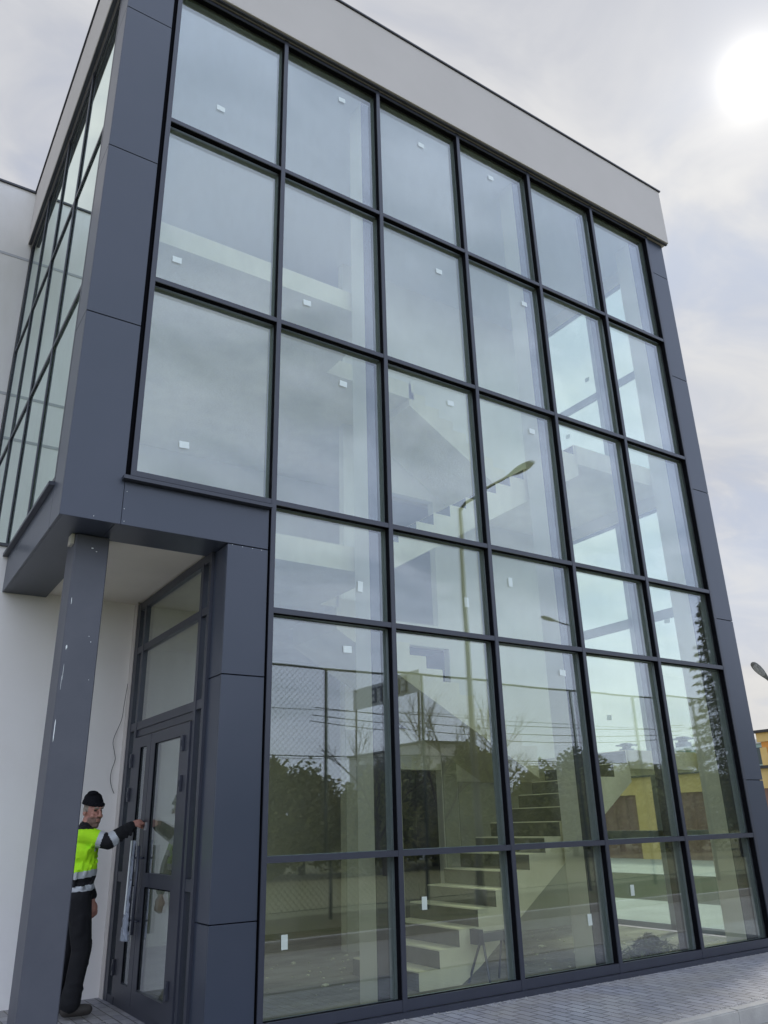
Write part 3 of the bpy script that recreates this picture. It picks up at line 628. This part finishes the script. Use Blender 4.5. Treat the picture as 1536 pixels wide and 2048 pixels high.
for i in (0, 1):
    a = Vector(an[i]); caps(bm, a + Vector((-.03, 0, -.035)), a + Vector((.17, -.01, -.05)), .062, .050); caps(bm, a + Vector((0, 0, .08)), a + Vector((-.005, 0, -.03)), .058, .06, 2)
bt = remeshed('boots', bm, .010, [mboot], 2, None, worker)
if False:
    pass
for v in bt.data.vertices: v.co.z = max(v.co.z, -.099)
bm = bmesh.new(); ell(bm, F(0, -.026, .075), (.106, .126, .118), Rf); ell(bm, F(.0, -.03, .135), (.088, .105, .062), Rf); ell(bm, F(.03, .0, .178), (.058, .06, .028), Rf)
for k in range(22):
    a = 2 * math.pi * k / 22; ell(bm, F(math.cos(a) * .094, -.022 + math.sin(a) * .116, .078 - .012 * math.sin(a) + (-.02 if math.sin(a) < 0 else 0)), (.017, .017, .026), Rf, 1)
cut = F(0, 0, .052)
be = remeshed('beanie', bm, .006, [mknit], 2, None, worker)
bmx = bmesh.new(); bmx.from_mesh(be.data); bmesh.ops.bisect_plane(bmx, geom=bmx.verts[:] + bmx.edges[:] + bmx.faces[:], plane_co=F(0, .1, .052), plane_no=(fu + face * .16).normalized(), clear_inner=True); bmx.to_mesh(be.data); bmx.free()
kp = hd_r + Vector((.055, -.005, -.005)); bm = bmesh.new(); tube(bm, [kp, kp + Vector((.022, 0, 0))], .0025, 6); ell(bm, kp, (.009, .003, .012), sub=2); tag(ob('key', bm, M['steel'], None, True), 'small shiny key between the fingers of the worker at the door', 'key')

# ------------------------------------------------------------------ street lamps
def child(o, par):
    o.parent = par; o.matrix_parent_inverse = Matrix.Translation(-Vector(par.location)); return o
def lamp(px, py, head, tip_dir, label, hz_, sd_=None):
    t = thing('street_lamp', label, 'street lamp', (px, py, -.1), 'street lamps')
    bm = bmesh.new(); tube(bm, [(px, py, -.1), (px, py, 2.0), (px, py, hz_)], [.085, .075, .045], 12); tube(bm, [(px, py, -.1), (px, py, .35)], .12, 12)
    child(ob('pole', bm, M['galv'], None, True), t)
    h = Vector(head); p = Vector((px, py, hz_)); td = Vector(tip_dir).normalized()
    bm = bmesh.new(); tube(bm, [p - Vector((0, 0, .05)), p + (h - p) * .12 + Vector((0, 0, .05)), p.lerp(h, .5) + Vector((0, 0, .03)), h], [.04, .036, .032, .028], 8)
    child(ob('arm', bm, M['galv'], None, True), t)
    side = td.cross(Vector((0, 0, 1))).normalized() if sd_ is None else (Vector(sd_) - td * Vector(sd_).dot(td)).normalized(); up = side.cross(td)
    bm = bmesh.new(); bml = bmesh.new(); n = 9; top = []; bot = []
    prof = [(-.18, .045), (-.05, .06), (.1, .095), (.25, .125), (.42, .135), (.56, .12), (.66, .09), (.70, .04)]
    rows = []
    for s, wd in prof:
        rows.append([bm.verts.new(h + td * s + side * math.cos(a) * wd + up * math.sin(a) * wd * (.5 if math.sin(a) > 0 else .28)) for a in [2 * math.pi * k / 14 for k in range(14)]])
    for i in range(len(rows) - 1):
        for k in range(14): bm.faces.new((rows[i][k], rows[i][(k + 1) % 14], rows[i + 1][(k + 1) % 14], rows[i + 1][k]))
    bm.faces.new(rows[0]); bm.faces.new(rows[-1])
    hd = child(ob('lamp_head', bm, M['lampgrey'], None, True), t)
    rows = []
    for s, wd in ((.10, .06), (.20, .095), (.40, .11), (.54, .095), (.61, .06)):
        rows.append([bml.verts.new(h + td * s + side * q * wd - up * (.040 + .014 * (1 - abs(q)))) for q in (-1, -.5, 0, .5, 1)])
    for i in range(4):
        for k in range(4): bml.faces.new((rows[i][k], rows[i][k + 1], rows[i + 1][k + 1], rows[i + 1][k]))
    o = ob('lens', bml, M['lampglass'], None, True); o.parent = hd; o.matrix_parent_inverse = (Matrix.Translation(Vector(t.location)) @ hd.matrix_parent_inverse @ Matrix()).inverted() if False else Matrix()
    return t
lamp(7.9, -6.3, (7.9, -4.45, 8.70), (0, 1, .03), 'tall single arm street lamp on the verge across the road, mirrored in the panes', 8.60)
lamp(19.6, -13.6, (18.2, -13.6, 8.50), (-1, 0, .12), 'farther street lamp whose flat head is mirrored low in the fourth column of glass', 8.25)
lamp(25.6, 7.2, (22.87, 8.57, 5.96), (-.71, .16, .67), 'grey street lamp at the right edge of the view in front of the pale sky', 4.2, (-.3, .8, -.45))

# ------------------------------------------------------------------ ball-court fence, seen mirrored
fn = thing('mesh_fence', 'high green chain link fence round the sports pitch, mirrored in the lower panes', 'fence', (2.75, -7.9, -.1))
FX0, FX1, FZ0, FZ1 = 2.75, 30.25, -.1, 4.84
x = FX0
while x <= FX1 + .01:
    bm = bmesh.new(); tube(bm, [(x, -7.9, FZ0), (x, -7.9, FZ1)], .038, 8); child(ob('post', bm, M['fencegreen'], None, True), fn); x += 2.5
for z, r in ((FZ1, .026), (3.95, .006), (3.0, .012), (2.95, .006), (.1, .006)):
    bm = bmesh.new(); tube(bm, [(FX0, -7.9, z), (FX1, -7.9, z)], r, 6); child(ob('rail', bm, M['fencegreen'], None, True), fn)
bm = bmesh.new(); s = .125; Hh = FZ1 - 0.05
k = FX0 - Hh
while k < FX1:
    for sg in (1, -1):
        a, b = (k, 0.05), (k + Hh, FZ1)          # (x, z) diagonal
        xa, xb = max(a[0], FX0), min(b[0], FX1)
        if xb - xa < .02: continue
        za, zb = .05 + (xa - k), .05 + (xb - k)
        if sg < 0: za, zb = FZ1 + .05 - za, FZ1 + .05 - zb
        d = .0048
        v = [bm.verts.new(p) for p in ((xa, -7.9 + .004 * sg, za - d), (xb, -7.9 + .004 * sg, zb - d), (xb, -7.9 + .004 * sg, zb + d), (xa, -7.9 + .004 * sg, za + d))]
        bm.faces.new(v)
        v = [bm.verts.new(p) for p in ((xa, -7.9 + .004 * sg - d, za), (xb, -7.9 + .004 * sg - d, zb), (xb, -7.9 + .004 * sg + d, zb), (xa, -7.9 + .004 * sg + d, za))]
        bm.faces.new(v)
    k += s
child(ob('chain_link_mesh', bm, M['fencegreen'], None), fn)
for i, (zz_, x0, x1, sag) in enumerate(((4.75, 8.6, 26, .35), (4.55, 8.6, 26, .45), (4.4, 8.6, 26, .6))):
    bm = bmesh.new(); tube(bm, [(x0 + (x1 - x0) * t / 16, -14.5 - i * .15, zz_ + .3 - sag * 4 * (t / 16) * (1 - t / 16) * .6) for t in range(17)], .013, 5)
    tag(ob('overhead_cable', bm, M['wire'], None, True), ('uppermost', 'middle', 'lowest')[i] + ' of three black overhead cables behind the mirrored fence', 'cable', 'overhead cables')

# ------------------------------------------------------------------ vegetation across the road
def leaves(bm, centres, n, size, rnd):
    for c, rad in centres:
        for k in range(n):
            d = Vector((rnd.gauss(0, 1), rnd.gauss(0, 1), rnd.gauss(0, 1))).normalized() * (rnd.random() ** .45)
            p = Vector(c) + Vector((d.x * rad[0], d.y * rad[1], d.z * rad[2]))
            a = Vector((rnd.uniform(-1, 1), rnd.uniform(-1, 1), rnd.uniform(-1, 1))).normalized(); b = a.orthogonal().normalized()
            s = size * rnd.uniform(.6, 1.4)
            bm.faces.new([bm.verts.new(q) for q in (p - a * s, p - b * s * .5, p + a * s, p + b * s * .5)])
def bush_tree(x, y, h, rx, label, lm='leaf1', seed=0, trunk=.8):
    rnd = random.Random(seed); t = thing('deciduous_tree', label, 'tree', (x, y, -.12), 'trees beyond the pitch')
    bm = bmesh.new(); tube(bm, [(x, y, -.12), (x + .05, y, h * .35), (x - .05, y + .1, h * .75)], [.16, .11, .04], 7)
    for k in range(7):
        a = k * 2.4; z = h * (.3 + .06 * k); tube(bm, [(x, y, z), (x + math.cos(a) * rx * .7, y + math.sin(a) * rx * .7, z + h * .2)], [.05, .015], 5)
    child(ob('trunk', bm, M['bark'], None, True), t)
    cs = []
    for k in range(22):
        a = rnd.uniform(0, 6.28); q = rnd.random() ** .6; z = rnd.uniform(.10, .86) * h
        r = rx * (1 - .45 * max(0, z / h - .5))
        cs.append(((x + math.cos(a) * r * q * .8, y + math.sin(a) * r * q * .8, z), (rx * rnd.uniform(.28, .5), rx * rnd.uniform(.28, .5), h * rnd.uniform(.09, .17))))
    bm = bmesh.new(); leaves(bm, cs, 420, .10, rnd); child(ob('crown', bm, M[lm], None), t)
kinds = [(6.5, 4.9, 1.9, 'broad green tree at the near end of the row beyond the pitch'), (9.4, 4.6, 1.8, 'rounded green tree second in the row beyond the pitch'), (12.2, 3.9, 1.7, 'lowest green tree of the row, beside the bare trees'), (15.2, 3.9, 1.8, 'low tree between two leafless trees beyond the pitch'),
         (18.4, 4.3, 2.0, 'wide tree left of the white hall beyond the pitch'), (22.0, 5.2, 2.2, 'taller tree in the middle of the row beyond the pitch'), (26.0, 5.0, 2.3, 'dense tree past the middle of the row beyond the pitch'), (30.2, 4.9, 2.4, 'bushy tree second to last in the row beyond the pitch'), (34.6, 5.3, 2.5, 'largest tree at the far end of the row beyond the pitch')]
for i, (x, h, rx, lb) in enumerate(kinds): bush_tree(x, -21 - (i % 3) * .8, h, rx, lb, 'leaf1' if i % 3 else 'leaf2', 10 + i)
rnd = random.Random(5); bm = bmesh.new()
for i in range(210):
    x = 3 + i * .2;  leaves(bm, [((x, -19.6 + rnd.uniform(-.3, .3), rnd.uniform(.3, 3.4)), (.6, .5, .75))], 110, .12, rnd)
tag(ob('hedge', bm, M['leaf1']), 'long clipped green hedge along the far side of the pitch, under the trees', 'hedge')
rnd = random.Random(77); bm = bmesh.new()
for i in range(200):
    x = 4 + i * .23; leaves(bm, [((x, -25.5 + rnd.uniform(-.5, .5), rnd.uniform(1.0, 3.7) + .35 * math.sin(x * .7)), (.8, .6, .9))], 100, .14, rnd)
tag(ob('hedge', bm, M['leaf1']), 'taller uneven green hedge standing behind the row of trees beyond the pitch', 'hedge')
def bare(x, y, h, label, seed):
    rnd = random.Random(seed); t = thing('bare_tree', label, 'tree', (x, y, -.12), 'leafless trees beyond the pitch'); bm = bmesh.new()
    bt = bmesh.new()
    def br(p, d, L, r, lv, tgt):
        q = p + d * L; mid = p.lerp(q, .5) + Vector((rnd.uniform(-1, 1), rnd.uniform(-1, 1), 0)) * L * .05
        tube(tgt, [p, mid, q], [r, r * .8, r * .6], 5 if lv < 2 else 3, cap=False)
        if lv >= 5: return
        for k in range(3 if lv < 4 else 2):
            nd = (d + Vector((rnd.uniform(-1, 1), rnd.uniform(-1, 1), rnd.uniform(-.2, .6))) * .62).normalized()
            br(p.lerp(q, rnd.uniform(.55, 1)), nd, L * rnd.uniform(.6, .8), r * .58, lv + 1, bm)
    br(Vector((x, y, -.12)), Vector((0, 0, 1)), h * .36, .10, 0, bt)
    child(ob('trunk', bt, M['bark'], None, True), t); child(ob('branches', bm, M['bark'], None, True), t)
bare(13.7, -18.9, 6.0, 'slender leafless tree in front of the low part of the tree row', 3); bare(16.6, -19.0, 7.4, 'tallest leafless tree, standing before the white hall', 8); bare(19.6, -18.8, 6.6, 'leafless tree on the far side of the white hall sign', 21)
# conifer
t = thing('conifer', 'tall dark spruce mirrored at the right end of the glass front', 'tree', (30, -15.2, -.12)); rnd = random.Random(4)
bm = bmesh.new(); tube(bm, [(30, -15.2, -.12), (30, -15.2, 11.6)], [.2, .02], 8); child(ob('trunk', bm, M['bark'], None, True), t)
bm = bmesh.new()
for i in range(190):
    z = 1.4 + 10.0 * (i / 190); L = (11.8 - z) * .245 * rnd.uniform(.65, 1.15) + .12; a = i * 2.39996
    d = Vector((math.cos(a), math.sin(a), -.28))
    for k in range(int(24 + L * 34)):
        s = rnd.random() ** .8; p = Vector((30, -15.2, z)) + d * L * s + Vector((rnd.uniform(-1, 1), rnd.uniform(-1, 1), rnd.uniform(-1.2, .1))) * .22 * (1.3 - s)
        q = (d + Vector((rnd.uniform(-.8, .8), rnd.uniform(-.8, .8), rnd.uniform(-1, 0)))).normalized() * rnd.uniform(.07, .16); b = q.orthogonal().normalized() * .028
        bm.faces.new([bm.verts.new(v) for v in (p - q, p - b, p + q, p + b)])
child(ob('crown', bm, M['leaf2'], None), t)

# ------------------------------------------------------------------ white hall with rooftop letters
hl = thing('white_hall', 'pale flat roofed hall with navy rooftop letters beyond the pitch', 'building', (27, -28, -.12))
def HW(nm, m, par, *bx): return child(B(nm, m, None, *bx), par)
HW('wall', 'whitep', hl, (21.8, 25, -34.2, -27, -.2, 5.4)); HW('roof_edge', 'coping', hl, (21.72, 25.1, -34.3, -26.9, 5.41, 5.52))
for z in (1.0, 3.4):
    for k in range(3): HW('window', 'winglass', hl, (21.74, 21.79, -33.4 + k * 2.1, -31.9 + k * 2.1, z, z + 1.5))
HW('sign_post', 'galv', hl, (22.02, 22.1, -33.8, -33.7, 5.53, 9.2), (22.02, 22.1, -30.8, -30.7, 5.53, 9.2), (22.02, 22.1, -27.9, -27.8, 5.53, 9.2)); HW('sign_board', 'signback', hl, (21.95, 22.0, -33.9, -27.6, 8.06, 9.25))
cu_ = bpy.data.curves.new('txt', 'FONT'); cu_.body = 'ELITE'; cu_.size = 1.25; cu_.extrude = .03; cu_.space_character = 1.12
to = bpy.data.objects.new('txt', cu_); C.objects.link(to); bpy.context.view_layer.update()
me = bpy.data.meshes.new_from_object(to.evaluated_get(bpy.context.evaluated_depsgraph_get())); bpy.data.objects.remove(to)
me.materials.clear(); me.materials.append(M['blueletter'])
# facing -x, reading from +y to -y
me.transform(Matrix.Translation((21.9, -28.6, 8.2)) @ Matrix(((0, 0, -1, 0), (-1, 0, 0, 0), (0, 1, 0, 0), (0, 0, 0, 1))))
lt = bpy.data.objects.new('rooftop_lettering', me); C.objects.link(lt); child(lt, hl)

# ------------------------------------------------------------------ beyond the side wall: garages, flats, orange house
gr = thing('garage_row', 'long yellow garage row with brown steel doors across the forecourt', 'building', (27, 20, -.1))
wb = []; y = 4.0; doors = []
k0 = 13.30 - 3.4 * 2
for k in range(10):
    ya = k0 + k * 3.4; doors.append((ya, ya + 2.5)); wb.append((25, 25.4, ya - .9, ya, -.1, 3.1))
wb.append((25, 25.4, k0 + 10 * 3.4 - .9, k0 + 10 * 3.4, -.1, 3.1))
wb += [(25, 25.4, a, b, 2.42, 3.1) for a, b in doors]; wb.append((25.41, 31, k0 - .9, k0 + 34, -.1, 3.08))
HW('wall', 'yellow', gr, *wb); HW('roof', 'coping', gr, (24.85, 31.2, k0 - 1, k0 + 34.1, 3.105, 3.2))
for a, b in doors: d_ = HW('garage_door', 'garage', gr, (25.12, 25.18, a, b, -.1, 2.42)); 
for a, b in doors:
    for f in (.25, .5, .75): HW('door_rib', 'garage', gr, (25.10, 25.119, a + (b - a) * f - .02, a + (b - a) * f + .02, 0, 2.4))
fb = thing('apartment_block', 'long pale teal flat block with rooftop vents behind the garages', 'building', (64, 44, -.1))
HW('wall', 'teal', fb, (60, 70, 30, 62, -.2, 6.9)); HW('roof', 'whitep', fb, (59.8, 70.2, 29.8, 62.2, 6.905, 7.25))
for k in range(11): 
    w_ = HW('window', 'winglass', fb, (59.93, 59.99, 30.8 + k * 2.8, 32.9 + k * 2.8, 5.3, 6.6)); HW('window_bar', 'whitep', fb, *[(59.90, 59.925, 30.8 + k * 2.8 + s * .7 - .05, 30.8 + k * 2.8 + s * .7 + .05, 5.3, 6.6) for s in (0, 1, 2, 3)])
for y in (38.0, 40.7, 47.3, 55):
    HW('vent', 'galv', fb, (60.6, 61.6, y - .5, y + .5, 7.255, 7.75), (60.8, 61.4, y - .3, y + .3, 7.75, 8.0), (60.4, 61.8, y - .75, y + .75, 8.0, 8.12), (60.7, 61.5, y - .4, y + .4, 8.12, 8.25))
oh = thing('orange_house', 'orange rendered house with yellow top band at the right edge of the view', 'building', (45, 15, -.1))
HW('wall', 'orange', oh, (40, 50, 8, 19.9, -.2, 5.3)); HW('top_band', 'yellow', oh, (39.95, 50.05, 7.95, 20.1, 5.31, 5.8)); HW('roof', 'coping', oh, (39.8, 50.2, 7.8, 20.3, 5.81, 5.95))
HW('corner_strip', 'yellow', oh, (39.94, 39.995, 19.6, 20.0, -.2, 5.0))
for y in (9, 12, 15): w_ = HW('window', 'winglass', oh, (39.93, 39.99, y, y + 1.3, 2.4, 3.9)); HW('window_frame', 'whitep', oh, (39.89, 39.925, y - .06, y + 1.36, 2.33, 2.4), (39.89, 39.925, y - .06, y + 1.36, 3.9, 3.97), (39.89, 39.925, y + .62, y + .68, 2.4, 3.9))


# ------------------------------------------------------------------ to real metres
done = set()
for o in list(sc.objects):
    if o.type == 'MESH' and o.data.name not in done:
        o.data.transform(Matrix.Scale(K, 4)); done.add(o.data.name)
    if o.type in ('MESH', 'EMPTY'):
        o.location = o.location * K
        if o.parent: 
            m = o.matrix_parent_inverse.copy(); m.translation = m.translation * K; o.matrix_parent_inverse = m
